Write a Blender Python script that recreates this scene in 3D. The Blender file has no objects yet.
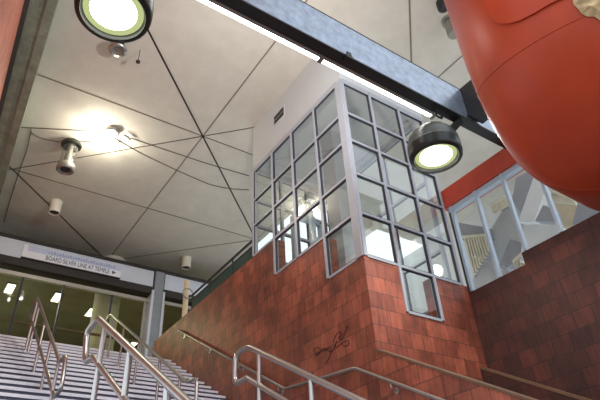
import bpy, math, random
from mathutils import Vector, Matrix
random.seed(7)
C = bpy.context.scene.collection
S = 1.15                       # survey unit -> metres
EYE = 1.6
F = 544.05                     # focal length in pixels of a 600 px wide frame
PITCH, ROLL, YAW = 0.6085298, -0.0634008, 0.6305792
fw = Vector((math.sin(YAW)*math.cos(PITCH), math.cos(YAW)*math.cos(PITCH), math.sin(PITCH)))
rt = Vector((math.cos(YAW), -math.sin(YAW), 0)); up = rt.cross(fw)
r2 = rt*math.cos(ROLL)+up*math.sin(ROLL); u2 = -rt*math.sin(ROLL)+up*math.cos(ROLL)

def ray(x, y): return fw + r2*((x-300)/F) - u2*((y-200)/F)
def onX(x, y, X): d = ray(x, y); return d*(X/d.x)
def onY(x, y, Y): d = ray(x, y); return d*(Y/d.y)
def onZ(x, y, Z): d = ray(x, y); return d*(Z/d.z)
def W(p): return Vector((p[0]*S, p[1]*S, p[2]*S+EYE))
FLOOR = -EYE/S

# ------------------------------------------------------------ mesh builder
class G:
    def __init__(s): s.v=[]; s.f=[]; s.m=[]; s.s=[]
    def add(s, vs, fs, mi=0, smooth=False):
        b=len(s.v); s.v += [Vector(v) for v in vs]
        for f in fs: s.f.append([b+i for i in f]); s.m.append(mi); s.s.append(smooth)
        return s
    def box(s, x0,x1,y0,y1,z0,z1, mi=0):
        vs=[(x,y,z) for z in (z0,z1) for y in (y0,y1) for x in (x0,x1)]
        return s.add(vs, [(0,2,3,1),(4,5,7,6),(0,1,5,4),(2,6,7,3),(0,4,6,2),(1,3,7,5)], mi)
    def bar(s, a, b, w, h, upv=(0,0,1), mi=0):
        a=Vector(a); b=Vector(b); d=(b-a).normalized(); sd=d.cross(Vector(upv)).normalized(); u=sd.cross(d)
        vs=[p+sd*(i*w/2)+u*(j*h/2) for p in (a,b) for j in (-1,1) for i in (-1,1)]
        return s.add(vs, [(0,1,3,2),(4,6,7,5),(0,4,5,1),(2,3,7,6),(0,2,6,4),(1,5,7,3)], mi)
    def prism(s, poly, ext, mi=0):
        n=len(poly); e=Vector(ext); P=[Vector(p) for p in poly]
        vs=P+[p+e for p in P]
        fs=[list(range(n))[::-1], list(range(n,2*n))]+[(i,(i+1)%n,n+(i+1)%n,n+i) for i in range(n)]
        nrm=sum((P[i].cross(P[(i+1)%n]) for i in range(n)), Vector())
        if nrm.dot(e)<0: fs=[list(f)[::-1] for f in fs]
        return s.add(vs, fs, mi)
    def tube(s, pts, r, seg=12, mi=0, cap=True):
        P=[Vector(p) for p in pts]; n=len(P); rr=r if isinstance(r,(list,tuple)) else [r]*n
        t0=(P[1]-P[0]).normalized(); a=Vector((0,0,1)) if abs(t0.z)<.9 else Vector((1,0,0))
        nx=t0.cross(a).normalized(); vs=[]
        for i in range(n):
            if i==0: t=(P[1]-P[0])
            elif i==n-1: t=(P[-1]-P[-2])
            else: t=(P[i+1]-P[i]).normalized()+(P[i]-P[i-1]).normalized()
            t.normalize(); nx=(nx-t*nx.dot(t)).normalized(); ny=t.cross(nx)
            for k in range(seg):
                q=2*math.pi*k/seg; vs.append(P[i]+(nx*math.cos(q)+ny*math.sin(q))*rr[i])
        fs=[(i*seg+k, i*seg+(k+1)%seg, (i+1)*seg+(k+1)%seg, (i+1)*seg+k) for i in range(n-1) for k in range(seg)]
        s.add(vs, fs, mi, True)
        if cap: s.add([v for v in vs[:seg]],[list(range(seg))[::-1]],mi); s.add([v for v in vs[-seg:]],[list(range(seg))],mi)
        return s
    def lathe(s, prof, o, ax=(0,0,1), seg=32, mi=0, cap0=True, cap1=True):
        o=Vector(o); ax=Vector(ax).normalized(); a=Vector((1,0,0)) if abs(ax.x)<.9 else Vector((0,1,0))
        nx=(a-ax*a.dot(ax)).normalized(); ny=ax.cross(nx); vs=[]
        for (r,h) in prof:
            for k in range(seg):
                q=2*math.pi*k/seg; vs.append(o+ax*h+(nx*math.cos(q)+ny*math.sin(q))*r)
        n=len(prof)
        fs=[(i*seg+k, i*seg+(k+1)%seg, (i+1)*seg+(k+1)%seg, (i+1)*seg+k) for i in range(n-1) for k in range(seg)]
        s.add(vs, fs, mi, True)
        if cap0: s.add(vs[:seg],[list(range(seg))[::-1]],mi)
        if cap1: s.add(vs[-seg:],[list(range(seg))],mi)
        return s
    def build(s, name, mats, parent=None, base=None):
        vs=[W(v) for v in s.v]
        if parent is not None:
            p=parent
            org=Vector()
            while p is not None: org+=p.location; p=p.parent
        elif base is not None: org=W(base)
        else:
            xs=[v.x for v in vs]; ys=[v.y for v in vs]; zs=[v.z for v in vs]
            org=Vector(((min(xs)+max(xs))/2,(min(ys)+max(ys))/2,min(zs)))
        me=bpy.data.meshes.new(name); me.from_pydata([v-org for v in vs],[],s.f)
        for i,p in enumerate(me.polygons): p.material_index=s.m[i]; p.use_smooth=s.s[i]
        uv=me.uv_layers.new(name='UVMap')
        for p in me.polygons:
            n=p.normal; ax=max(range(3), key=lambda i: abs(n[i]))
            for li in p.loop_indices:
                q=me.vertices[me.loops[li].vertex_index].co+org
                uv.data[li].uv = (q.y,q.z) if ax==0 else ((q.x,q.z) if ax==1 else (q.x,q.y))
        for m in (mats if isinstance(mats,(list,tuple)) else [mats]): me.materials.append(m)
        o=bpy.data.objects.new(name, me); C.objects.link(o)
        if parent is not None: o.parent=parent
        else: o.location=org
        return o

def fillet(pts, r, n=6, closed=False):
    P=[Vector(p) for p in pts]; out=[P[0]]
    for i in range(1,len(P)-1):
        a,b,c=P[i-1],P[i],P[i+1]; u=(a-b); w=(c-b); d=min(r,u.length*.48,w.length*.48)
        p0=b+u.normalized()*d; p1=b+w.normalized()*d
        for k in range(n+1):
            t=k/n; out.append(p0*(1-t)**2+b*2*t*(1-t)+p1*t*t)
    out.append(P[-1]); return out
def thing(name, label, cat, base, group=None):
    o=bpy.data.objects.new(name,None); C.objects.link(o); o.location=W(base); o.empty_display_size=.1
    o['label']=label; o['category']=cat
    if group: o['group']=group
    return o
def tag(o, label, cat, group=None):
    o['label']=label; o['category']=cat
    if group: o['group']=group
    return o
def struct(o, label=None):
    o['kind']='structure'
    if label: o['label']=label
    return o
def sthing(name, base, label=None):
    o=bpy.data.objects.new(name,None); C.objects.link(o); o.location=W(base); o.empty_display_size=.1
    o['kind']='structure'
    if label: o['label']=label
    return o

# ------------------------------------------------------------ materials
def srgb(r,g,b):
    f=lambda c:(c/255/12.92) if c/255<=.04045 else ((c/255+.055)/1.055)**2.4
    return (f(r),f(g),f(b),1)
def base_mat(name):
    m=bpy.data.materials.new(name); m.use_nodes=True; nt=m.node_tree
    return m, nt, nt.nodes['Principled BSDF']
def mat(name, col, rough=.5, metal=0., noise=.12, scale=3., bump=0., bscale=40., spec=.5, coat=0.):
    m,nt,b=base_mat(name); N=nt.nodes; L=nt.links
    b.inputs['Roughness'].default_value=rough; b.inputs['Metallic'].default_value=metal
    b.inputs['Specular IOR Level'].default_value=spec; b.inputs['Coat Weight'].default_value=coat
    tc=N.new('ShaderNodeTexCoord'); nz=N.new('ShaderNodeTexNoise'); nz.inputs['Scale'].default_value=scale
    nz.inputs['Detail'].default_value=6; nz.inputs['Roughness'].default_value=.65
    L.new(tc.outputs['Object'],nz.inputs['Vector'])
    rp=N.new('ShaderNodeValToRGB'); rp.color_ramp.elements[0].position=.3; rp.color_ramp.elements[1].position=.7
    k=lambda s: tuple(min(1,c*s) for c in col[:3])+(1,)
    rp.color_ramp.elements[0].color=k(1-noise); rp.color_ramp.elements[1].color=k(1+noise)
    L.new(nz.outputs['Fac'],rp.inputs['Fac']); L.new(rp.outputs['Color'],b.inputs['Base Color'])
    if bump:
        n2=N.new('ShaderNodeTexNoise'); n2.inputs['Scale'].default_value=bscale; L.new(tc.outputs['Object'],n2.inputs['Vector'])
        bp=N.new('ShaderNodeBump'); bp.inputs['Strength'].default_value=bump; bp.inputs['Distance'].default_value=.01
        L.new(n2.outputs['Fac'],bp.inputs['Height']); L.new(bp.outputs['Normal'],b.inputs['Normal'])
    return m
def emis(name, col, st):
    m=bpy.data.materials.new(name); m.use_nodes=True; nt=m.node_tree; nt.nodes.clear()
    e=nt.nodes.new('ShaderNodeEmission'); e.inputs['Color'].default_value=col; e.inputs['Strength'].default_value=st
    o=nt.nodes.new('ShaderNodeOutputMaterial'); nt.links.new(e.outputs[0],o.inputs[0]); return m
def glass(name, tint, ior=1.5, boost=1.0, rough=.02):
    m=bpy.data.materials.new(name); m.use_nodes=True; nt=m.node_tree; nt.nodes.clear(); N=nt.nodes; L=nt.links
    t=N.new('ShaderNodeBsdfTransparent'); t.inputs['Color'].default_value=tint
    g=N.new('ShaderNodeBsdfGlossy'); g.inputs['Roughness'].default_value=rough; g.inputs['Color'].default_value=(.95,.97,1,1)
    fr=N.new('ShaderNodeFresnel'); fr.inputs['IOR'].default_value=ior
    mu=N.new('ShaderNodeMath'); mu.operation='MULTIPLY'; mu.inputs[1].default_value=boost; mu.use_clamp=True
    mx=N.new('ShaderNodeMixShader'); o=N.new('ShaderNodeOutputMaterial')
    L.new(fr.outputs[0],mu.inputs[0]); ge=N.new('ShaderNodeNewGeometry'); m2=N.new('ShaderNodeMath'); m2.operation='MULTIPLY_ADD'; m2.inputs[1].default_value=-1; m2.inputs[2].default_value=1; m3=N.new('ShaderNodeMath'); m3.operation='MULTIPLY'
    L.new(ge.outputs['Backfacing'],m2.inputs[0]); L.new(mu.outputs[0],m3.inputs[0]); L.new(m2.outputs[0],m3.inputs[1]); L.new(m3.outputs[0],mx.inputs[0]); L.new(t.outputs[0],mx.inputs[1]); L.new(g.outputs[0],mx.inputs[2]); L.new(mx.outputs[0],o.inputs[0])
    return m
def tile(name, c1, c2, cm, bw=.225, rh=.24, stain=.5, rough=.45):
    m,nt,b=base_mat(name); N=nt.nodes; L=nt.links
    uv=N.new('ShaderNodeUVMap'); uv.uv_map='UVMap'
    br=N.new('ShaderNodeTexBrick'); br.offset=.5
    for k,v in (('Scale',1),('Mortar Size',.006),('Mortar Smooth',.3),('Bias',0.),('Brick Width',bw),('Row Height',rh)): br.inputs[k].default_value=v
    br.inputs['Color1'].default_value=c1; br.inputs['Color2'].default_value=c2; br.inputs['Mortar'].default_value=cm
    L.new(uv.outputs[0],br.inputs['Vector'])
    nz=N.new('ShaderNodeTexNoise'); nz.inputs['Scale'].default_value=1.1; nz.inputs['Detail'].default_value=7; nz.inputs['Roughness'].default_value=.7
    L.new(uv.outputs[0],nz.inputs['Vector'])
    rp=N.new('ShaderNodeValToRGB'); rp.color_ramp.elements[0].position=.36; rp.color_ramp.elements[1].position=.56
    rp.color_ramp.elements[0].color=(1-stain,1-stain,1-stain,1); rp.color_ramp.elements[1].color=(1.0,1.0,1.0,1)
    L.new(nz.outputs['Fac'],rp.inputs['Fac'])
    mp=N.new('ShaderNodeMapping'); mp.inputs['Scale'].default_value=(9,1.2,1); L.new(uv.outputs[0],mp.inputs['Vector'])
    n2=N.new('ShaderNodeTexNoise'); n2.inputs['Scale'].default_value=2.2; n2.inputs['Detail'].default_value=5; L.new(mp.outputs[0],n2.inputs['Vector'])
    r3=N.new('ShaderNodeValToRGB'); r3.color_ramp.elements[0].position=.35; r3.color_ramp.elements[1].position=.65
    r3.color_ramp.elements[0].color=(.8,.78,.76,1); r3.color_ramp.elements[1].color=(1.12,1.1,1.08,1); L.new(n2.outputs['Fac'],r3.inputs['Fac'])
    x1=N.new('ShaderNodeMix'); x1.data_type='RGBA'; x1.blend_type='MULTIPLY'; x1.inputs[0].default_value=1
    L.new(br.outputs['Color'],x1.inputs[6]); L.new(rp.outputs['Color'],x1.inputs[7])
    x2=N.new('ShaderNodeMix'); x2.data_type='RGBA'; x2.blend_type='MULTIPLY'; x2.inputs[0].default_value=1
    L.new(x1.outputs[2],x2.inputs[6]); L.new(r3.outputs['Color'],x2.inputs[7]); L.new(x2.outputs[2],b.inputs['Base Color'])
    b.inputs['Roughness'].default_value=rough
    bp=N.new('ShaderNodeBump'); bp.invert=True; bp.inputs['Strength'].default_value=.5; bp.inputs['Distance'].default_value=.006
    L.new(br.outputs['Fac'],bp.inputs['Height']); L.new(bp.outputs['Normal'],b.inputs['Normal'])
    return m

M=dict(
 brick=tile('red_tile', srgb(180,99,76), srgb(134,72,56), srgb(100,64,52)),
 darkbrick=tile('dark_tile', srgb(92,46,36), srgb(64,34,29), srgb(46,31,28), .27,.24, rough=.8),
 pinkbrick=tile('pink_brick', srgb(228,146,122), srgb(214,128,106), srgb(176,104,88), .30,.09,.25),
 concrete=mat('ceiling_concrete', srgb(206,202,189), .85, noise=.07, scale=2.2, bump=.12, bscale=25),
 joint=mat('joint_dark', srgb(122,116,104), .9),
 white=mat('white_paint', srgb(196,199,200), .6, noise=.03),
 greywall=mat('grey_render', srgb(150,150,146), .8, noise=.1),
 alu=mat('aluminium', srgb(176,179,188), .4, .2, noise=.05),
 alublue=mat('blue_grey_frame', srgb(178,192,204), .4, .3, noise=.05),
 gasket=mat('dark_gasket', srgb(52,50,58), .6),
 black=mat('black_steel', srgb(30,30,32), .42, .0, noise=.25, scale=8),
 beamface=mat('sky_sheen_steel', srgb(150,160,176), .32, .6, noise=.3, scale=7, bump=.1),  # web paler than the black flanges: sky reflection put into its colour
 steel=mat('stainless', srgb(182,180,178), .3, 1.0, noise=.06, scale=12),
 redpaint=mat('red_pipe_paint', srgb(168,56,24), .42, 0, noise=.18, spec=.3, scale=1.6, bump=.05, bscale=5),
 redtrim=mat('red_fascia_paint', srgb(182,64,40), .5, noise=.12, scale=5),
 foam=mat('beige_foam', srgb(190,164,124), .95, noise=.3, scale=20, bump=.6, bscale=40),
 wood=mat('green_grey_timber', srgb(132,144,126), .6, noise=.3, scale=4),
 timberdark=mat('dark_timber', srgb(64,66,62), .6, noise=.2),
 nosing=mat('stair_nosing', srgb(238,238,248), .4, noise=.08, scale=30),
 riser=mat('shaded_stair_riser', srgb(72,74,94), .6, noise=.35, scale=14),  # dark tone carries the shade beneath the nosings
 tread=mat('stair_tread', srgb(140,138,140), .7),
 cap=mat('tan_coping', srgb(112,84,62), .7, noise=.15),
 paving=mat('paving', srgb(150,140,132), .8),
 signblue=mat('sign_blue_white', srgb(196,206,232), .4, noise=.02),
 signwhite=mat('sign_white', srgb(236,238,248), .4, noise=.02),
 ink=mat('sign_ink', srgb(70,80,104), .6), inkpale=mat('sign_pale_ink', srgb(150,162,192), .6),
 post=mat('grey_post', srgb(140,146,152), .5, .1),
 fascia=mat('grey_metal_fascia', srgb(208,214,226), .45, .1, noise=.05),
 darkband=mat('dark_band_and_shade', srgb(44,38,36), .6),  # also colours the painted shadow gap over the fascia
 doorframe=mat('pale_door_frame', srgb(176,172,164), .45, .3),
 olive=mat('olive_interior', srgb(112,108,80), .8, noise=.25, scale=1.2),
 olivedark=mat('olive_band', srgb(92,84,50), .8, noise=.15),
 cream=mat('cream_enamel', srgb(226,222,206), .45, noise=.04),
 teal=mat('teal_mesh', srgb(38,66,64), .6, noise=.15),
 brass=mat('cream_pipe', srgb(214,196,160), .5),
 lampbody=mat('grey_enamel', srgb(80,84,80), .35, .3, noise=.06),
 lamprim=mat('dark_green_rim', srgb(34,38,33), .35, .2),
 reflector=emis('lamp_reflector', (.72,.8,.36,1), .55),
 lens=emis('lamp_lens', (1,1,.9,1), 9),
 bulb=emis('bulb', (1,.95,.8,1), 25),
 tubeglow=emis('fluorescent_tube', (1,.97,.95,1), 9),
 panelglow=emis('interior_panel', (1,.97,.86,1), 2.2),
 cable=mat('grey_cable', srgb(92,88,80), .6), galv=mat('galvanised', srgb(150,148,140), .4,.6),
 slat=mat('cream_slat', srgb(220,214,190), .6), exwhite=mat('outside_white', srgb(226,228,226), .7, noise=.04),
 exgrey=mat('outside_grey', srgb(196,198,198), .8, noise=.06), exdark=mat('outside_dark', srgb(156,158,162), .8, noise=.08),
 exbeige=mat('outside_beige', srgb(206,190,160), .8), graf=mat('graffiti_ink', srgb(78,44,38), .7),
 glass=glass('clear_glass', (.95,.97,.96,1), 1.5, 2.0), glassdoor=glass('door_glass', (.9,.92,.8,1), 1.4, .25),
 glassext=glass('window_glass', (.93,.95,.96,1), 1.45, .8), glasslamp=glass('lamp_glass', (.8,.8,.78,1), 1.5, 1.5),
)

# ------------------------------------------------------------ setting
XL, YR, XR = 4.112, 4.37, 6.0         # stair wall, glazed front, right wall
ROWS=[6.38,5.71,5.17,4.56,3.91,3.26,2.62]
COLY=[4.37,5.10,5.77,6.40,7.09]; SILY=[3.26,3.91,3.91,4.56]
COLX=[4.112,4.70,5.325,5.91]; SILX=[3.26,2.62,3.26]
CEIL=7.5
g=G(); g.box(-5,6.5,2.3,19,CEIL,CEIL+.3); g.box(6.5,10.6,2.3,8.8,CEIL,CEIL+.3)
def joint(a,b,w=.024):
    g.bar((a[0],a[1],CEIL-.002),(b[0],b[1],CEIL-.002),w,.008,mi=1)
NX,NY,P=3.35,7.8,3.0
for k in range(0,3): joint((NX+P*k,2.3),(NX+P*k,16.8 if k<2 else 7.2))
for k in range(-1,4): joint((-1,NY+P*k),(9.6 if k<0 else 6.45,NY+P*k))
for i in range(-1,3):
    for j in range(-2,3):
        x,y=NX+P*i,NY+P*j
        if (i+j)%2==0:
            for sx,sy in ((1,1),(-1,1),(1,-1),(-1,-1)):
                if 2.3<y+sy*P<17 and not (x+sx*P>6.5 and y+sy*P>7) and not (x>6.5 and y>7): joint((x,y),(x+sx*P,y+sy*P),.028 if sx==sy else .016)
struct(g.build('ceiling',[M['concrete'],M['joint']]),'pale concrete ceiling with dark triangular panel joints')
g=G(); g.box(-9,11,-9,5.0,FLOOR-.3,FLOOR); struct(g.build('floor',M['paving']))
LZ=1.13; SL=.577; TOPY=10.42; TOPZ=3.79
g=G(); g.box(-.3,XL,4.55,5.9,LZ-.3,LZ); struct(g.build('floor',M['paving']))
g=G(); g.box(.1,8,TOPY,19,TOPZ-.3,TOPZ); struct(g.build('floor',M['paving']))

# brick walls
g=G(); T=.2
def zl(y): return 2.085+.571*(y-4.43)
g.prism([(XL,YR,FLOOR),(XL,YR,3.26),(XL,5.10,3.26),(XL,5.10,3.91),(XL,6.40,3.91),(XL,6.40,4.56),(XL,11.55,4.56),(XL,11.55,FLOOR)],(T,0,0))
g.prism([(XL+T,YR,FLOOR),(XL+T,YR,3.26),(4.70,YR,3.26),(4.70,YR,2.62),(5.325,YR,2.62),(5.325,YR,3.26),(XR,YR,3.26),(XR,YR,FLOOR)],(0,T,0))
g.prism([(XL,YR,FLOOR),(XL,YR,zl(YR)),(XL,-.9,zl(-.9)),(XL,-.9,FLOOR)],(.16,0,0))
struct(g.build('wall_center',M['brick']),'red tiled wall beside the stairs, below the glazed enclosure')
g=G(); g.bar((XL+.07,YR+.03,zl(YR)+.02),(XL+.07,-.9,zl(-.9)+.02),.17,.022); struct(g.build('trim_1',M['cap']),'tan coping on the sloping stair wall')
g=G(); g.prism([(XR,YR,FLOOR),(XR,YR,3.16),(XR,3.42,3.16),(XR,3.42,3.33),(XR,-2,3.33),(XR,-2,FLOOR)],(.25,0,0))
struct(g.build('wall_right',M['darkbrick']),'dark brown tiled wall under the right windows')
def z2(y): return 2.1+.58*(y-4.40)
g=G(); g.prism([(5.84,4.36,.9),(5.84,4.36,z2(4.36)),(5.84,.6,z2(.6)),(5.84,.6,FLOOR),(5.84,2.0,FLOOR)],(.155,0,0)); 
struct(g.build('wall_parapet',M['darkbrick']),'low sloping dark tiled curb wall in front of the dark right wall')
g=G(); g.bar((5.9,4.36,z2(4.36)+.012),(5.9,.6,z2(.6)+.012),.13,.03); struct(g.build('trim_2',M['cap']),'thin brown coping on the low dark curb wall')
# upper white walls of the enclosure
g=G(); g.box(XL,XL+.16,YR,7.09,6.44,CEIL); g.box(XL+.16,5.93,YR,YR+.16,6.44,CEIL); g.box(5.77,5.93,YR+.16,7.09,6.44,CEIL); g.box(XL+.16,5.77,6.93,7.09,6.44,CEIL); g.box(XL+.16,5.77,YR+.16,6.93,6.5,6.6)
struct(g.build('wall_upper',M['white']),'white band of wall above the enclosure glazing')
g=G(); g.box(5.86,5.95,YR+.2,7.09,2.35,3.1); struct(g.build('wall_back',M['greywall']))
g=G(); g.box(XL+.2,5.86,YR+.2,7.09,2.35,2.45); struct(g.build('floor',M['greywall']))
# red fascia on the right and soffit
g=G(); g.box(XR-.03,XR+.22,-2,YR+.05,4.58,4.91); struct(g.build('trim_3',M['redtrim']),'red painted fascia above the right windows')
# left bulkhead and the beam along the ceiling edge
def skew(g,x0,x1,z0,z1,mi=0):
    k=.0365; f=lambda x,y:x+k*(y-6)
    g.prism([(f(x0,1.2),1.2,z0),(f(x1,1.2),1.2,z0),(f(x1,1.2),1.2,z1),(f(x0,1.2),1.2,z1)],(k*11.8,11.8,0),mi)
g=G(); skew(g,-.62,-.30,2.4,6.93); struct(g.build('wall_left',M['pinkbrick']),'bright pinkish brick bulkhead at upper left edge')
g=G(); skew(g,-.31,-.235,6.88,7.5,1); skew(g,-.235,-.12,6.93,7.5); skew(g,-.12,-.03,6.97,7.5); skew(g,-.03,.10,6.94,7.5)
struct(g.build('trim_4',[M['wood'],M['timberdark']]),'weathered grey green beam along the ceiling edge at left')

# glazing helper: frame in plane X=const (ax 0) or Y=const (ax 1)
def glazed(root, ax, pos, out, cols, sills, rows, fm, gm, wid=.04, dep=.03, trw=.036, corner0=.0):
    def bx(gg,a0,a1,z0,z1,d0,d1,mi=0):
        lo,hi=min(pos+d0*out,pos+d1*out),max(pos+d0*out,pos+d1*out)
        if ax==0: gg.box(lo,hi,a0,a1,z0,z1,mi)
        else: gg.box(a0,a1,lo,hi,z0,z1,mi)
    n=len(cols)-1
    for i,a in enumerate(cols):
        s=min(sills[max(0,i-1)],sills[min(n-1,i)])
        q=G(); w=wid
        if i==0 and corner0: bx(q,a,a+corner0,s,rows[0],dep*.6,-.05)
        elif i==n: bx(q,a-w,a,s,rows[0],dep*.7,-.05)
        else: bx(q,a-w/2,a+w/2,s,rows[0],dep*.7,-.05)
        q.build('mullion',fm,root)
    for i in range(n):
        a0=cols[i]+(corner0 if i==0 and corner0 else wid/2); a1=cols[i+1]-(wid if i==n-1 else wid/2)
        rr=[r for r in rows if r>=sills[i]-.01]
        for k,r in enumerate(rr):
            q=G()
            z0,z1=(r-trw/2,r+trw/2)
            if k==0: z0,z1=r-.03,r+.06
            bx(q,a0,a1,z0,z1,dep*.45,-.05); q.build('transom',fm,root)
        for k in range(len(rr)-1):
            q=G(); zt,zb=rr[k]-trw/2,rr[k+1]+trw/2
            bx(q,a0,a1,zb,zt,-.012,-.022)
            p=q.build('window_pane',gm,root)
            q=G(); t=.014
            bx(q,a0,a0+t,zb,zt,.004,-.03); bx(q,a1-t,a1,zb,zt,.004,-.03); bx(q,a0,a1,zb,zb+t,.004,-.03); bx(q,a0,a1,zt-t,zt,.004,-.03)
            q.build('gasket',M['gasket'],p)
w1=sthing('window_1',(XL,5.7,3.26),'stepped grid of glass panes facing the stairs')
glazed(w1,0,XL,-1,COLY,SILY,ROWS,M['alu'],M['glass'],corner0=.13)
w2=sthing('window_2',(5.0,YR,2.62),'grid of glass panes on the front face of the enclosure')
glazed(w2,1,YR,-1,COLX,SILX,ROWS,M['alu'],M['glass'],corner0=.055)
w3=sthing('window_3',(5.0,7.05,4.56),'glass panes at the back of the enclosure')
glazed(w3,1,7.06,1,[4.14,4.70,5.30,5.86],[4.56]*3,[6.38,5.71,5.17,4.56],M['alu'],M['glass'])
w5=sthing('window_5',(5.9,5.7,3.1),'glass panes on the far side of the enclosure')
glazed(w5,0,5.9,1,[4.55,5.40,6.25,7.05],[3.1]*3,[6.38,5.17,3.91,3.1],M['alu'],M['glass'])
# right windows
w4=sthing('window_4',(XR,3.3,3.16),'row of tall windows below the red fascia')
ms=[4.30,3.83,3.35,2.83,2.30,1.78,1.2]
for i,y in enumerate(ms):
    q=G(); q.box(XR-.02,XR+.05,y-.02,y+.02,3.16 if y>3.4 else 3.33,4.58); q.build('mullion',M['alublue'],w4)
    if i<len(ms)-1:
        zb=3.16 if ms[i+1]>3.4 or i==1 else 3.33
        q=G(); q.box(XR+.04,XR+.05,ms[i+1]+.03,y-.03,zb,4.52); q.build('window_pane',M['glassext'],w4)
q=G(); q.box(XR-.005,XR+.09,1.2,4.36,4.50,4.58); q.build('head_rail',M['alublue'],w4)
q=G(); q.box(XR-.0,XR+.05,4.33,4.37,3.16,4.58); q.build('end_frame',M['gasket'],w4)

# ------------------------------------------------------------ stairs
def flight(name,label,x0,x1,y0,z0,n,run,rise,base):
    t=thing(name,label,'stairs',base)
    for k in range(n):
        y=y0+run*k; z=z0+rise*(k+1)
        q=G(); q.box(x0,x1,y,y+run+.02,z-rise-.05,z-.004); s_=q.build('step',M['riser'],t)
        q=G(); q.box(x0+.0,x1-.0,y-.015,y+.06,z-.036,z+.002); q.build('nosing',M['nosing'],s_)
    return t
n=18; run=(TOPY-5.82)/(n-1); rise=(TOPZ-LZ)/n
flight('staircase','wide upper stair flight with white nosings rising to the glass entrance',.1,XL-.002,5.82,LZ,n,run,rise,(2,5.82,LZ))
n2=17; run2=.258; rise2=(LZ-FLOOR)/n2
flight('staircase','lower stair flight below the landing',-.2,XL-.002,4.55-run2*(n2-1),FLOOR,n2,run2,rise2,(2,.42,FLOOR))

# ------------------------------------------------------------ handrails
def stz(y): return TOPZ if y>TOPY else (LZ if y<5.82 else LZ+rise*(math.floor((y-5.82)/run)+1))
def stz2(y): return LZ if y>4.55 else LZ-rise2*(math.floor((4.55-y)/run2)+1)
def handrail(label, X, top_path, low_path, posts, stf, extra=None, r=.023):
    ys=[p.y for p in top_path]
    t=thing('handrail',label,'handrail',(X,sum(ys)/len(ys),min(stf(y) for y in ys)),'steel handrails standing on the stairs')
    q=G(); q.tube(fillet(top_path,.09),r,14); q.build('top_rail',M['steel'],t)
    if low_path: q=G(); q.tube(fillet(low_path,.06),r*.9,14); q.build('lower_rail',M['steel'],t)
    for (y,zt) in posts:
        q=G(); zb=stf(y); q.tube([(X,y,zb-.01),(X,y,zt)],r*.82,12); p=q.build('post',M['steel'],t)
        q=G(); q.lathe([(.045,0),(.045,.008),(.024,.014)],(X,y,zb)); q.build('base_flange',M['steel'],p)
    return t
def onx(X,*pp): return [onX(a,b,X) for a,b in pp]
def lerpz(path,y):
    if len(path)==2:
        a,b=path; return a.z+(b.z-a.z)*(y-a.y)/(b.y-a.y)
    best=None
    for a,b in zip(path[:-1],path[1:]):
        if min(a.y,b.y)-1e-6<=y<=max(a.y,b.y)+1e-6 and abs(a.y-b.y)>.05:
            z=a.z+(b.z-a.z)*(y-a.y)/(b.y-a.y); best=z if best is None else max(best,z)
    return best
X=1.26
A=onX(37.5,297.5,X); B=onX(60,362.5,X); lo1=onX(30.6,316,X); lo2=onX(54,397,X)
loop=[B, B+Vector((0,-.22,.02)), B+Vector((0,-.30,-.2)), lo2+Vector((0,-.28,.0)), lo2]
toppath=[lo1, lo1+Vector((0,.12,.10)), A+Vector((0,.16,-.05)), A]+loop
lowpath=[lo2,lo1]
posts=[(9.10,0),(8.18,0),(7.36,0),(6.62,0),(9.42,0)]
handrail('left steel stair handrail with paired rails and looped ends',X,toppath,lowpath,[(y,lerpz([A,B],min(max(y,B.y+.01),A.y-.01))) for y,_ in posts],stz)
X=2.68
A=onX(111,314,X); B=onX(187,382.5,X); e1=onX(197,378,X); e2=onX(198,402,X)
toppath=[A+Vector((0,.30,-.32)),A+Vector((0,.28,-.03)),A,B,e1,e2+Vector((0,0,-.5))]
toppath[-1].z=stz(e2.y); toppath[-1].y=e1.y-.03
handrail('slim steel handrail on the upper stairs nearest the tiled wall',X,toppath,None,[(y,lerpz([A,B],y)) for y in (9.85,9.1,8.2,7.2,6.45)],stz)
X=1.13
A=onX(98,318,X); B=onX(180,396,X); B=A+(B-A)*1.45
L1=onX(93,357,X); dn=(B-A)
toppath=[L1, onX(85,363,X), onX(87,332,X), A, B]
lowpath=[L1, L1+dn]
handrail('near steel handrail at left of centre with rust tinted posts',X,toppath,lowpath,[(y,lerpz([A,B],y)) for y in (4.36,3.62,2.88,2.14)],stz2,r=.027)
X=2.6
A=onX(248,346.5,X); B=onX(355,398.5,X); B=A+(B-A)*1.6
L1=onX(247,378,X); dn=(B-A)
toppath=[L1, onX(234.5,385,X), onX(236,354,X), A, B]
handrail('near steel handrail with looped end in front of the tiled wall',X,toppath,[L1,L1+dn],[(y,lerpz([A,B],y)) for y in (4.38,3.57,2.76,1.95)],stz2,r=.027)
# wall rail
t=thing('wall_handrail','long steel handrail fixed to the red tiled wall','handrail',(4.03,6.5,LZ))
X=4.03
pth=[Vector((XL-.005,10.08,4.30)),onX(178,329.5,X)+Vector((0,.02,.0)),onX(285,389,X),onX(355,368,X),onX(440,400,X)]
pth.append(pth[-1]+(pth[-1]-pth[-2])*2.4)
q=G(); q.tube(fillet(pth,.07),.021,14); q.build('top_rail',M['steel'],t)
for y in (9.8,8.6,7.4,6.3,5.3,4.14,3.2,2.3):
    z=lerpz(pth,y)
    q=G(); q.tube(fillet([(X,y,z-.02),(X,y,z-.075),(XL-.01,y,z-.09)],.03),.009,8); q.lathe([(.036,0),(.036,.012)],(XL-.013,y,z-.09),(1,0,0),20); q.build('wall_bracket',M['steel'],t)

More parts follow.
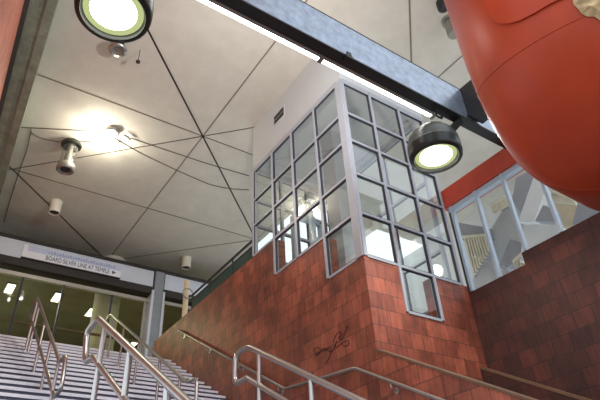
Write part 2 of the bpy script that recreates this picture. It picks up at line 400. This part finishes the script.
# graffiti
def squig(pts): return [onX(a,b,XL-.004) for a,b in pts]
t=thing('graffiti','dark scribbled graffiti on the red tiled wall near the corner','graffiti',tuple(onX(330,352,XL-.004)))
for st in ([(316,353),(313,350),(317,347),(321,349),(319,354),(315,356),(318,352),(326,350)],
           [(326,351),(329,346),(332,349),(329,353),(333,351),(335,345),(337,340),(335,347)],
           [(333,343),(336,334),(340,331),(342,335),(338,338),(341,341),(345,333),(347,326)],
           [(336,348),(343,342),(348,340),(349,345),(344,347),(341,343)],[(331,353),(328,360),(325,364)],[(320,353),(324,347),(330,352)]):
    q=G(); q.tube(fillet(squig(st),.05,4),.005,6); q.build('ink_stroke',M['graf'],t)

# green mesh railing on the wall top
t=thing('guard_railing','dark green mesh guard railing on top of the tiled wall','railing',(4.2,8.6,4.56))
q=G(); q.box(4.195,4.205,7.12,9.75,4.60,4.86); q.build('mesh_panel',M['teal'],t)
q=G(); q.tube([(4.2,7.12,5.0),(4.2,9.8,4.98)],.022,10); q.build('top_rail',M['black'],t)
q=G(); q.tube([(4.2,7.12,4.88),(4.2,9.8,4.88)],.014,10); q.build('mid_rail',M['black'],t)
for y in (7.16,8.0,8.9,9.75): q=G(); q.tube([(4.2,y,4.55),(4.2,y,5.0)],.016,8); q.build('post',M['black'],t)

# ------------------------------------------------------------ entrance
YS=12.6
tz,bz=.5445*YS,.5085*YS
g=G(); g.box(-.2,4.30,YS,YS+.35,bz,tz); g.box(4.62,8,YS,YS+.35,bz,tz); struct(g.build('trim_5',M['fascia']),'pale grey metal fascia over the entrance')
g=G(); g.box(-.2,4.30,YS-.02,YS+.37,bz-.19,bz); g.box(4.62,8,YS-.02,YS+.37,bz-.19,bz); struct(g.build('trim_6',M['darkband']),'dark band under the entrance fascia')
g=G(); g.box(-.2,8,YS-.06,YS+.4,tz,tz+.07); struct(g.build('gap_shade',M['darkband']),'dark strip painting the shadow gap above the entrance fascia')  # shade between fascia and ceiling built as a dark strip
g=G(); g.box(4.34,4.58,YS-.05,YS+.35,TOPZ,tz+.05); g.box(4.28,4.34,YS-.07,YS+.35,TOPZ,bz-.1,1); g.box(4.58,4.63,YS-.07,YS+.35,TOPZ,bz-.1,1); struct(g.build('trim_8',[M['post'],M['fascia']]),'blue grey steel post between the entrance bays')
t=thing('station_sign','long white and blue direction sign on the entrance fascia','sign',(2.3,YS-.03,.51*YS))
x0,x1=1.12,3.43; z0,z1=.5115*YS,.5375*YS
q=G(); q.box(x0,x1,YS-.05,YS,z0,z1); q.build('panel',M['signwhite'],t)
q=G(); q.box(x0+.1,x1,YS-.056,YS-.05,(z0+z1)/2+.015,z1-.012); q.build('blue_band',M['signblue'],t)
q=G(); q.box(x0,x1,YS-.06,YS,z0-.028,z0-.004); q.build('bottom_edge',M['darkband'],t)
def text(body,x,z,size,m,width,name):
    cu=bpy.data.curves.new(name,'FONT'); cu.body=body; cu.size=size*S; cu.extrude=.002
    o=bpy.data.objects.new(name,cu); C.objects.link(o); bpy.context.view_layer.update()
    me=bpy.data.meshes.new_from_object(o.evaluated_get(bpy.context.evaluated_depsgraph_get())); bpy.data.objects.remove(o)
    xs=[v.co.x for v in me.vertices]; sc=width*S/(max(xs)-min(xs)); p=W((x,YS-.058,z))-t.location
    for v in me.vertices: v.co=Vector((p.x+(v.co.x-min(xs))*sc,p.y-v.co.z,p.z+v.co.y))
    me.materials.clear(); me.materials.append(m); uo=bpy.data.objects.new(name,me); C.objects.link(uo); uo.parent=t; return uo
text('BOARD SILVER LINE AT TEMPLE',x0+.52,z0+.045,.16,M['ink'],1.5,'lettering')
q=G(); q.prism([(x0+2.09,YS-.06,z0+.05),(x0+2.19,YS-.06,z0+.10),(x0+2.09,YS-.06,z0+.15)],(0,.006,0)); q.build('arrow_mark',M['ink'],t)
zz=(z0+z1)/2+.05
for k in range(26):
    q=G(); xx=x0+.55+k*.062
    q.box(xx,xx+.035,YS-.062,YS-.056,zz,zz+.04+.03*((k*7)%3)/2)
    q.build('faded_mark',M['inkpale'],t)
# doors
YD=12.75
d=sthing('door_1',(2.0,YD,TOPZ),'dark glazed entrance doors at the top of the stairs')
hz=.475*YD
q=G(); q.box(-.2,4.3,YD-.05,YD+.05,hz-.03,hz+.06); q.build('head_rail',M['doorframe'],d)
dm=[.1,1.30,2.20,3.35,4.20]
for a in dm: q=G(); q.box(a-.022,a+.022,YD-.03,YD+.03,TOPZ,hz-.03); q.build('mullion',M['gasket'] if a<4 else M['doorframe'],d)
for a,b in zip(dm[:-1],dm[1:]):
    q=G(); q.box(a+.035,b-.035,YD,YD+.012,TOPZ,hz-.03); q.build('pane',M['glassdoor'],d)
    q=G(); q.box(a+.035,b-.035,YD-.02,YD+.03,4.95,5.0); q.build('push_rail',M['olivedark'],d)
q=G(); q.box(-.2,4.3,YD,YD+.012,hz+.06,bz-.19); q.build('pane',M['glassdoor'],d)
d=sthing('door_2',(5.4,YD,TOPZ),'narrow dark glazing right of the blue grey post')
q=G(); q.box(4.62,7.5,YD,YD+.012,TOPZ,bz-.19); q.build('pane',M['glassdoor'],d)
q=G(); q.box(4.66,4.72,YD-.03,YD+.03,TOPZ,hz+.1); q.build('mullion',M['doorframe'],d)
q=G(); q.box(4.62,7.5,YD-.03,YD+.03,hz+.02,hz+.1); q.build('head_rail',M['doorframe'],d)
# interior behind the doors
g=G(); g.box(-3,8,18.2,18.4,TOPZ,CEIL); g.box(-3.2,-3,13,18.4,TOPZ,CEIL); g.box(8,8.2,13,18.4,TOPZ,CEIL); struct(g.build('wall_lobby',M['olive']))
g=G(); g.box(-3,8,13.1,18.2,6.62,6.7); struct(g.build('ceiling_lobby',M['olive']))
for z in (4.9,5.5): g=G(); g.box(-3,8,18.1,18.2,z,z+.16); struct(g.build('trim_9',M['olivedark']))
for i,(px,py,lb) in enumerate(((10,288,'leftmost bright ceiling light inside the dark lobby'),(57,297,'bright lobby ceiling light seen left of the concrete column'),(91,312,'lobby ceiling light seen just beside the concrete column'),(134,343,'lowest small lobby ceiling light near the steel post'))):
    p=onZ(px,py,6.6)
    t=thing('ceiling_light',lb,'light',(p.x,p.y,6.6),'lights inside the lobby')
    q=G(); q.box(p.x-.11,p.x+.11,p.y-.3,p.y+.3,6.585,6.62); q.build('frame',M['gasket'],t)
    q=G(); q.box(p.x-.095,p.x+.095,p.y-.28,p.y+.28,6.57,6.586); q.build('diffuser',M['panelglow'],t)
# column
t=thing('concrete_column','round pale concrete column behind the entrance sign','column',(3.5,13.7,TOPZ))
q=G(); q.lathe([(.33,TOPZ),(.33,6.55)],(3.5,13.7,0)); q.build('shaft',M['concrete'],t)
q=G(); q.lathe([(.33,6.71),(.33,CEIL-.005)],(3.5,13.7,0)); q.build('capital',M['concrete'],t)
# standpipe at the wall top
t=thing('standpipe','cream vertical pipe end with grey ring beside the green railing','pipe',(4.45,10.1,4.56))
q=G(); p=onY(187,281,10.6); q.tube([(p.x,10.6,TOPZ),(p.x,10.6,p.z)],.06,14); q.build('pipe',M['brass'],t)
q=G(); q.tube([(p.x+.12*math.cos(a/10*6.283),10.5,p.z-.35+.12*math.sin(a/10*6.283)) for a in range(11)],.015,8); q.build('ring',M['galv'],t)

# ------------------------------------------------------------ steel beam, strip light, floodlights
YB=3.0; zb,zt=1.627*YB,1.822*YB
t=thing('steel_beam','long black steel beam crossing in front of the glazed enclosure','beam',(3,YB,zb))
q=G(); q.box(-.22,XR-.04,YB,YB+.02,zb,zt); q.build('web',M['beamface'],t)
q=G(); q.box(-.22,XR-.04,YB-.01,YB+.13,zb-.02,zb); q.build('bottom_flange',M['black'],t)
q=G(); q.box(-.22,XR-.04,YB,YB+.13,zt-.02,zt); q.build('top_flange',M['black'],t)
t2=thing('cross_beam','short black steel beam joining the long beam near the red pipe','beam',(5.1,2,zb+.1))
q=G(); q.box(5.05,5.25,.6,YB-.005,zb+.06,zt); q.build('web',M['black'],t2)
q=G(); q.box(5.0,5.3,.6,YB-.02,zb+.03,zb+.06); q.build('bottom_flange',M['black'],t2)
t=thing('strip_light','glowing fluorescent strip light under the far edge of the black beam','light',(3.2,3.2,4.85))
zs=1.548*3.2
q=G(); q.box(.6,4.55,3.135,3.175,zb-.02,zb+.06); q.build('housing',M['galv'],t)
q=G(); q.tube([(.62,3.2,zs-.05),(2.72,3.2,zs-.05)],.045,12); q.build('tube',M['tubeglow'],t)
q=G(); q.tube([(2.78,3.2,zs-.05),(4.52,3.2,zs-.05)],.045,12); q.build('tube',M['tubeglow'],t)
for x in (2.75,4.56): q=G(); q.box(x-.03,x+.03,3.15,3.24,zs-.10,zs+.0); q.build('end_cap',M['galv'],t)

def floodlight(px,py,label,arm_to):
    c=onY(px,py,3.2); x,y,z=c
    t=thing('floodlight',label,'lamp',(x,y,z),'round black rimmed floodlights')
    k=.94
    f=lambda pr:[(r_*k,h_*k) for r_,h_ in pr]
    q=G(); q.lathe(f([(.29,-.012),(.335,.0),(.345,.05),(.345,.16)]),(x,y,z),seg=48,cap0=False,cap1=False); q.lathe(f([(.29,-.012),(.27,.03),(.27,.05)]),(x,y,z),seg=48,cap0=False,cap1=False); q.build('rim',M['lamprim'],t)
    q=G(); q.lathe(f([(.345,.163),(.340,.24),(.31,.33),(.25,.41),(.15,.47),(.05,.49)]),(x,y,z),seg=48); q.build('housing',M['lampbody'],t)
    q=G(); q.lathe(f([(.269,.03),(.21,.034)]),(x,y,z),seg=48,cap0=False,cap1=False); q.build('reflector',M['reflector'],t)
    q=G(); q.lathe(f([(.211,.032),(.209,.036)]),(x,y,z),seg=48); q.build('lens',M['lens'],t)
    q=G(); a=Vector((x+.2,y-.03,z+.38)); q.bar(a,arm_to-Vector((0,0,.03)),.09,.09,(0,1,0)); q.build('bracket_arm',M['lamprim'],t)
    return c
c1=floodlight(436.5,158,'lit floodlight hanging under the black beam in front of the glass panes',Vector((4.92,3.08,zb)))
c2=floodlight(113.2,13.5,'lit floodlight cut by the top frame edge at upper left',Vector((.95,3.08,zb)))

p=onZ(350,56,zb-.03); q=G(); q.box(p.x-.05,p.x+.05,YB-.03,YB+.05,zb-.055,zb-.02); q.box(p.x-.03,p.x+.03,YB-.03,YB-.011,zb-.03,zb+.04); tag(q.build('beam_clip',M['black']),'small black clamp on the near bottom edge of the long black beam','clamp')
p=onY(436,117,YB+.15); q=G(); q.tube(fillet([(p.x-.06,YB+.1,zb-.02),(p.x-.06,YB+.1,zb-.11),(p.x+.05,YB+.1,zb-.11),(p.x+.05,YB+.1,zb-.06)],.04),.014,8); tag(q.build('beam_hook',M['black']),'black hook under the long beam just above the floodlight by the panes','hook')
# ------------------------------------------------------------ red pipe
def pipe_frame():
    q=(2.35,.734,1.929); Rb=.56; r=.5
    h=Vector((math.cos(.319),math.sin(.319),.444)).normalized(); u=Vector((0,0,1)); c=Vector(q); pts=[]
    for k in range(25): pts.append(c+u*(7.0-(7.0-Rb)*k/24))
    ang=math.acos(u.dot(h)); # turn from -u to h
    p0=c+u*Rb; p1=c+h*Rb
    for k in range(1,24):
        t=k/24
        pts.append(p0*(1-t)**2+c*2*t*(1-t)*.93+ (p0+p1)*.5*2*t*(1-t)*.07+p1*t*t)
    for k in range(20): pts.append(c+h*(Rb+(3.0-Rb)*k/19))
    return pts,r
pts,PR=pipe_frame()
t=thing('red_pipe','huge glossy red pipe bend filling the upper right corner','pipe',(2.35,.73,1.4))
q=G(); q.tube(pts,PR,72); pipe_body=q.build('pipe_body',M['redpaint'],t)
from mathutils.bvhtree import BVHTree
bvh=BVHTree.FromPolygons([v for v in q.v],q.f)
def hit(x,y):
    d=ray(x,y).normalized(); loc,nor,i,dist=bvh.ray_cast(Vector((0,0,0)),d)
    if loc is None: return None,None
    if nor.dot(d)>0: nor=-nor
    return loc,nor
for k in (31,44):
    a=pts[k]; d=(pts[k+1]-pts[k-1]).normalized(); n1=d.orthogonal().normalized(); n2=d.cross(n1)
    q=G(); q.tube([a+(n1*math.cos(i*math.pi/48)+n2*math.sin(i*math.pi/48))*(PR-.002) for i in range(97)],.005,6,cap=False); q.build('weld_seam',M['redpaint'],t)
# overlapping sheet with a rounded lower corner, wrapped on the pipe
edge=[(470,-60),(476,-30),(483,-5),(488,8),(491,16),(495,21),(502,24),(511,24),(521,21),(535,14),(550,5),(565,-2),(590,-14)]
rows=[]
for (x,y) in edge:
    rows.append([hit(x+(540-x)*s,y+(-95-y)*s) for s in (0,.1,.25,.45,.7,.95)])
if all(h[0] is not None for r_ in rows for h in r_):
    q=G(); vs=[]; nn=6
    for r_ in rows:
        for (l,nr) in r_: vs.append(l+nr*.014)
    fs=[(i*nn+k,i*nn+k+1,(i+1)*nn+k+1,(i+1)*nn+k) for i in range(len(rows)-1) for k in range(nn-1)]
    q.add(vs,fs,0,True)
    e=[r_[0][0]+r_[0][1]*.014 for r_ in rows]; e2=[r_[0][0]-r_[0][1]*.004 for r_ in rows]
    q.add(e+e2,[(i,i+1,len(e)+i+1,len(e)+i) for i in range(len(e)-1)])
    q.build('lap_sheet',M['redpaint'],t)
l,nr=hit(603,-6)
if l is not None:
    q=G(); vs=[]; random.seed(3); a=nr.orthogonal().normalized(); b=nr.cross(a); nn=28; mm=5
    for j in range(mm+1):
        for k in range(nn):
            an=6.283*k/nn; rr=(.118+.02*random.random())*(1-j/mm)
            p=l+a*(rr*math.cos(an))+b*(rr*math.sin(an)); lo,n_,_,_=bvh.find_nearest(p)
            vs.append(lo+nr*((.005 if j==0 else .018+.02*random.random())))
    q.add(vs,[(j*nn+k,j*nn+(k+1)%nn,(j+1)*nn+(k+1)%nn,(j+1)*nn+k) for j in range(mm) for k in range(nn)])
    q.build('foam_patch',M['foam'],t)

# ------------------------------------------------------------ ceiling fittings
def down(px,py,z0,r,h,label,body,name='downlight',group='can downlights on the ceiling'):
    c=onZ(px,py,z0); x,y=c.x,c.y
    t=thing(name,label,'light',(x,y,z0),group)
    q=G(); q.lathe([(r,0),(r,h)],(x,y,z0),cap0=False); q.lathe([(r*.86,0),(r*.86,h*.5)],(x,y,z0),cap0=False,cap1=False); q.lathe([(r,0),(r*.86,0)],(x,y,z0),cap0=False,cap1=False); q.build('can',body,t)
    q=G(); q.lathe([(r*.85,.12*h),(r*.84,.14*h)],(x,y,z0)); q.build('baffle',M['gasket'],t)
    q=G(); q.lathe([(r*1.12,CEIL-z0-.03),(r*1.12,CEIL-z0-.001)],(x,y,z0)); q.build('ceiling_plate',body,t)
    if CEIL-z0-h>.04: q=G(); q.lathe([(r*.3,h),(r*.3,CEIL-z0-.02)],(x,y,z0)); q.build('stem',body,t)
down(54,213,7.19,.125,.29,'white cylinder downlight on the ceiling at left, above the entrance sign',M['cream'])
down(186,268,7.19,.125,.29,'white cylinder downlight near the right end of the entrance fascia',M['cream'])
c=onZ(117.5,50.5,7.28); x,y=c.x,c.y
t=thing('ring_downlight','small dark downlight with silver ring beside the upper left floodlight','light',(x,y,7.26))
q=G(); q.lathe([(.10,-.01),(.145,.0),(.15,.025),(.08,.05)],(x,y,7.28),cap0=False,cap1=False); q.build('ring',M['steel'],t)
q=G(); q.lathe([(.10,-.008),(.06,.02),(.03,.022)],(x,y,7.28),cap0=False); q.build('lens',M['galv'],t)
q=G(); q.lathe([(.085,.05),(.085,CEIL-7.281)],(x,y,7.28)); q.build('stem',M['black'],t)
# glass cylinder lamp
LB=6.72; c=onZ(65,171,LB); x,y=c.x,c.y
t=thing('glass_lamp','clear glass cylinder lamp hanging from the ceiling, unlit','lamp',(x,y,LB))
q=G(); q.lathe([(.14,0),(.17,.02),(.17,.13),(.15,.16)],(x,y,LB),cap0=False); q.lathe([(.14,0),(.09,.04)],(x,y,LB),cap0=False,cap1=False); q.build('base_ring',M['galv'],t)
q=G(); q.lathe([(.095,.031),(.08,.034)],(x,y,LB)); q.build('end_disc',M['gasket'],t)
q=G(); q.lathe([(.145,.16),(.145,.62)],(x,y,LB),cap0=False,cap1=False); q.build('glass_tube',M['glasslamp'],t)
q=G(); q.lathe([(.06,.16),(.075,.3),(.06,.45),(.05,.62)],(x,y,LB)); q.build('inner_lamp',M['galv'],t)
q=G(); q.lathe([(.19,.62),(.20,.66),(.16,.72),(.06,.75),(.06,CEIL-LB-.001)],(x,y,LB)); q.build('top_cap',M['lamprim'],t)
# junction box, bulbs, cables
jb=onZ(112,133,7.43)
t=thing('junction_box','octagonal ceiling junction box with two glowing bulbs and cables','lamp',(jb.x,jb.y,7.42))
q=G(); q.lathe([(.13,7.41),(.15,7.43),(.15,CEIL-.002)],(jb.x,jb.y,0),seg=8); q.build('box',M['galv'],t)
bulbs=[]
for dx,dy in ((-.26,.10),(.02,.32)):
    x,y=jb.x+dx,jb.y+dy; bulbs.append((x,y))
    q=G(); q.lathe([(.02,7.28),(.05,7.30),(.065,7.345),(.05,7.39),(.025,7.42)],(x,y,0),seg=20); q.build('bulb',M['bulb'],t)
    q=G(); q.tube([(jb.x,jb.y,7.44),(x,y,7.44),(x,y,7.415)],.022,8); q.build('bulb_arm',M['galv'],t)
for pts_ in ([(124,135),(128,137),(130,140)],[(114,140),(117,144),(119,142)]):
    q=G(); q.tube([onZ(a,b,7.44) for a,b in pts_],.02,8); q.build('conduit_stub',M['galv'],t)
for lb,pp in (('straight thin cable from junction box to the left beam',[(110,132),(70,130),(31,128),(12,127)]),
              ('sagging cable from junction box to the glass lamp',[(106,138),(90,142),(75,141),(66,141)]),
              ('cable looping from hook to the glass lamp',[(31,128),(31,133),(42,139),(60,142)]),
              ('long cable from junction box curving to the glazed enclosure',[(114,138),(140,153),(176,170),(210,185),(230,189),(249,190)]),
              ('second cable from junction box straight to the glazed enclosure',[(130,138),(160,148),(205,163),(249,176)]),
              ('thin cable hanging along the left beam from the hook',[(31,131),(27,150),(19,172),(10,200),(4,222)])):
    q=G(); q.tube(fillet([onZ(a,b,CEIL-.012) for a,b in pp],  .3),.008,6); tag(q.build('ceiling_cable',M['cable']),lb,'cable','cables across the ceiling')
c=onZ(138,62,7.2)
t=thing('pull_switch','tiny black ball on a thin rod below the ceiling','switch',(c.x,c.y,7.17))
q=G(); q.lathe([(.01,-.035),(.035,-.01),(.035,.015),(.01,.035)],(c.x,c.y,7.2),seg=14); q.build('ball',M['black'],t)
q=G(); q.tube([(c.x,c.y,7.22),(c.x,c.y,CEIL)],.006,6); q.build('rod',M['cable'],t)
c=onZ(453,32,7.2)
t=thing('ceiling_fitting','grey cylindrical fitting on the ceiling beside the red pipe','fitting',(c.x,c.y,7.1))
q=G(); q.lathe([(.09,0),(.1,.03),(.1,.3)],(c.x,c.y,7.12)); q.build('body',M['galv'],t)
q=G(); q.lathe([(.13,CEIL-.06),(.13,CEIL-.002)],(c.x,c.y,0)); q.build('plate',M['galv'],t)
c=onZ(444,10,7.3)
q=G(); q.lathe([(.05,0),(.09,.04),(.09,.2)],(c.x,c.y,CEIL-.201)); tag(q.build('sensor_cap',M['black']),'small black cap on the ceiling at the top edge beside the red pipe','fitting')

# vent in the white wall
vp=[onX(a,b,XL) for a,b in ((274.5,115),(284,108.5),(284,116),(274.5,124.5))]
y0,y1=min(p.y for p in vp),max(p.y for p in vp); z0,z1=(vp[2].z+vp[3].z)/2,(vp[0].z+vp[1].z)/2
t=thing('vent_grille','small black slotted vent in the white upper wall','vent',(XL,(y0+y1)/2,z0))
q=G(); q.box(XL-.012,XL+.0,y0-.02,y1+.02,z0-.02,z0); q.box(XL-.012,XL,y0-.02,y1+.02,z1,z1+.02); q.box(XL-.012,XL,y0-.02,y0,z0,z1); q.box(XL-.012,XL,y1,y1+.02,z0,z1); q.build('frame',M['white'],t)
q=G(); q.box(XL-.006,XL-.001,y0,y1,z0,z1); q.build('opening',M['black'],t)
q=G(); zm=(z0+z1)/2; q.box(XL-.012,XL-.006,y0,y1,zm-.012,zm+.012); q.build('slat',M['galv'],t)

# things inside the enclosure
t=thing('enclosure_column','grey concrete pillar inside the glazed enclosure','column',(4.95,5.6,2.45))
q=G(); q.box(4.75,5.0,5.45,5.75,2.45,6.5); q.build('shaft',M['exdark'],t)
t=thing('lift_frame','grey green steel frame inside the glazed enclosure','frame',(5.2,6.3,2.45))
for x,y in ((4.75,6.2),(5.35,6.2),(4.75,6.75),(5.35,6.75)): q=G(); q.box(x-.04,x+.04,y-.04,y+.04,2.45,5.4); q.build('upright',M['alublue'],t)
for z in (4.6,5.36):
    q=G(); q.box(4.79,5.31,6.16,6.24,z,z+.07); q.box(4.79,5.31,6.71,6.79,z,z+.07); q.build('crossbar',M['alublue'],t)
t=thing('wall_box','small white box fixed inside the glazed enclosure','box',(5.5,6.6,5.0))
q=G(); q.box(5.72,5.86,5.75,6.35,4.95,5.25); q.build('case',M['cream'],t)
c=onZ(330,143,6.42)
t=thing('dome_light','dark round ceiling light inside the glazed enclosure','light',(c.x,c.y,6.38))
q=G(); q.lathe([(.05,6.4),(.12,6.43),(.14,6.499)],(c.x,c.y,0),seg=28); q.build('dome',M['black'],t)

# ------------------------------------------------------------ outside the right windows
def slab(pp,X,th,m,label,cat='wall',name='concrete_slab'):
    q=G(); q.prism([onX(a,b,X) for a,b in pp],(th,0,0)); return tag(q.build(name,m),label,cat)
g=G(); g.box(10.6,10.8,-1.5,13,0,CEIL); struct(g.build('wall_outside',M['exwhite']),'pale grey concrete wall beyond the right windows')
slab([(455,222),(484,227),(486,236),(458,238)],9.2,.3,M['exdark'],'dark grey concrete beam end beyond the first right window')
slab([(487,236),(500,214),(522,180),(530,240),(526,275),(470,300),(474,276)],9.5,.2,M['exgrey'],'light grey slanted concrete slab beyond the second right window')
slab([(510,239),(524,243),(524,254),(504,270),(499,266)],9.2,.2,M['exdark'],'grey concrete recess beyond the middle right windows')
slab([(534,176),(545,190),(534,222),(518,222)],8.6,.2,M['exwhite'],'white slanted panel beyond the third right window')
slab([(516,178),(532,170),(536,178),(520,212),(512,200)],9.0,.2,M['exdark'],'mid grey slanted panel beyond the third right window')
slab([(524,222),(560,226),(566,242),(520,262)],8.8,.2,M['exwhite'],'low white panel beyond the third right window')
slab([(543,205),(553,209),(556,222),(535,221)],8.3,.2,M['exdark'],'dark grey block beyond the third right window')
slab([(552,204),(585,206),(580,226),(556,226)],9.0,.2,M['exbeige'],'beige wall patch beyond the fourth right window')
slab([(578,203),(600,212),(600,224),(572,224)],8.3,.2,M['exdark'],'dark grey block beyond the rightmost window')
def grille(pp,X,n,label):
    # pp: top-left, top-right, bottom-right, bottom-left in the window view
    P4=[onX(a,b,X) for a,b in pp]; z1=max(p.z for p in P4)
    t=thing('louver_grille',label,'grille',(X,sum(p.y for p in P4)/4,min(p.z for p in P4)),'slatted grilles beyond the right windows')
    for k in range(n):
        s=(k+.5)/n; a=P4[0].lerp(P4[1],s); b=P4[3].lerp(P4[2],s); b.y=a.y
        q=G(); q.box(X,X+.06,a.y-.02,a.y+.02,b.z,a.z); q.build('slat',M['slat'],t)
    q=G(); q.bar(P4[0],P4[1],.06,.05); q.build('top_bar',M['slat'],t)
    q=G(); q.prism([p+Vector((.09,0,0)) for p in P4],(.05,0,0)); q.build('backing',M['exdark'],t)
grille([(463,237),(488,235),(485,250),(472,276)],9.1,9,'cream slatted grille beyond the first right window, lower left')
grille([(490,206),(505,198),(506,206),(499,210)],9.0,7,'small cream slatted grille high beyond the second right window')
grille([(513,262),(524,252),(525,266),(515,272)],9.0,5,'small cream slatted grille at the sill of the second right window')
grille([(546,189),(574,200),(575,206),(552,204)],9.0,11,'cream slatted grille beyond the fourth right window')

# ------------------------------------------------------------ lights
w=bpy.data.worlds.new('World'); bpy.context.scene.world=w; w.use_nodes=True
bg=w.node_tree.nodes['Background']; bg.inputs['Color'].default_value=(.86,.93,1,1); bg.inputs['Strength'].default_value=1.3
def lamp(name,kind,loc,energy,col=(1,1,1),size=.1,rot=None,**k):
    l=bpy.data.lights.new(name,kind); l.energy=energy; l.color=col
    if kind=='POINT' or kind=='SPOT': l.shadow_soft_size=size
    for a,b in k.items(): setattr(l,a,b)
    o=bpy.data.objects.new(name,l); C.objects.link(o); o.location=W(loc)
    if rot: o.rotation_euler=rot
    return o
for i,(x,y) in enumerate(bulbs): lamp('bulb_light','POINT',(x,y,7.2),32,(1,.93,.78),.06)
for c in (c1,c2): lamp('flood_light','SPOT',(c.x,c.y,c.z-.03),160,(1,.98,.9),.2,spot_size=2.4,spot_blend=.6)
lamp('strip_glow','AREA',(2.6,3.26,4.93),75,(1,.97,.95),rot=(math.radians(125),0,0),shape='RECTANGLE',size=4.3,size_y=.06)
for x in (1.5,4.5): lamp('lobby_light','AREA',(x,15,6.5),75,(1,.95,.75),size=1.2)
lamp('enclosure_fill','POINT',(5.3,5.2,4.0),9,(.95,1,.92),.12)  # added fill that brightens the enclosure interior; no fixture stands here

# ------------------------------------------------------------ camera
cd=bpy.data.cameras.new('camera'); cd.sensor_fit='HORIZONTAL'; cd.sensor_width=36; cd.lens=F/600*36; cd.clip_start=.05
co=bpy.data.objects.new('camera',cd); C.objects.link(co)
m=Matrix((r2,u2,-fw)).transposed().to_4x4(); m.translation=W((0,0,0)); co.matrix_world=m
sc=bpy.context.scene; sc.camera=co
sc.view_settings.view_transform='Standard'; sc.view_settings.look='None'; sc.view_settings.gamma=1; sc.view_settings.use_curve_mapping=False
sc.view_settings.exposure=.42
sc.cycles.transparent_max_bounces=16; sc.cycles.max_bounces=8
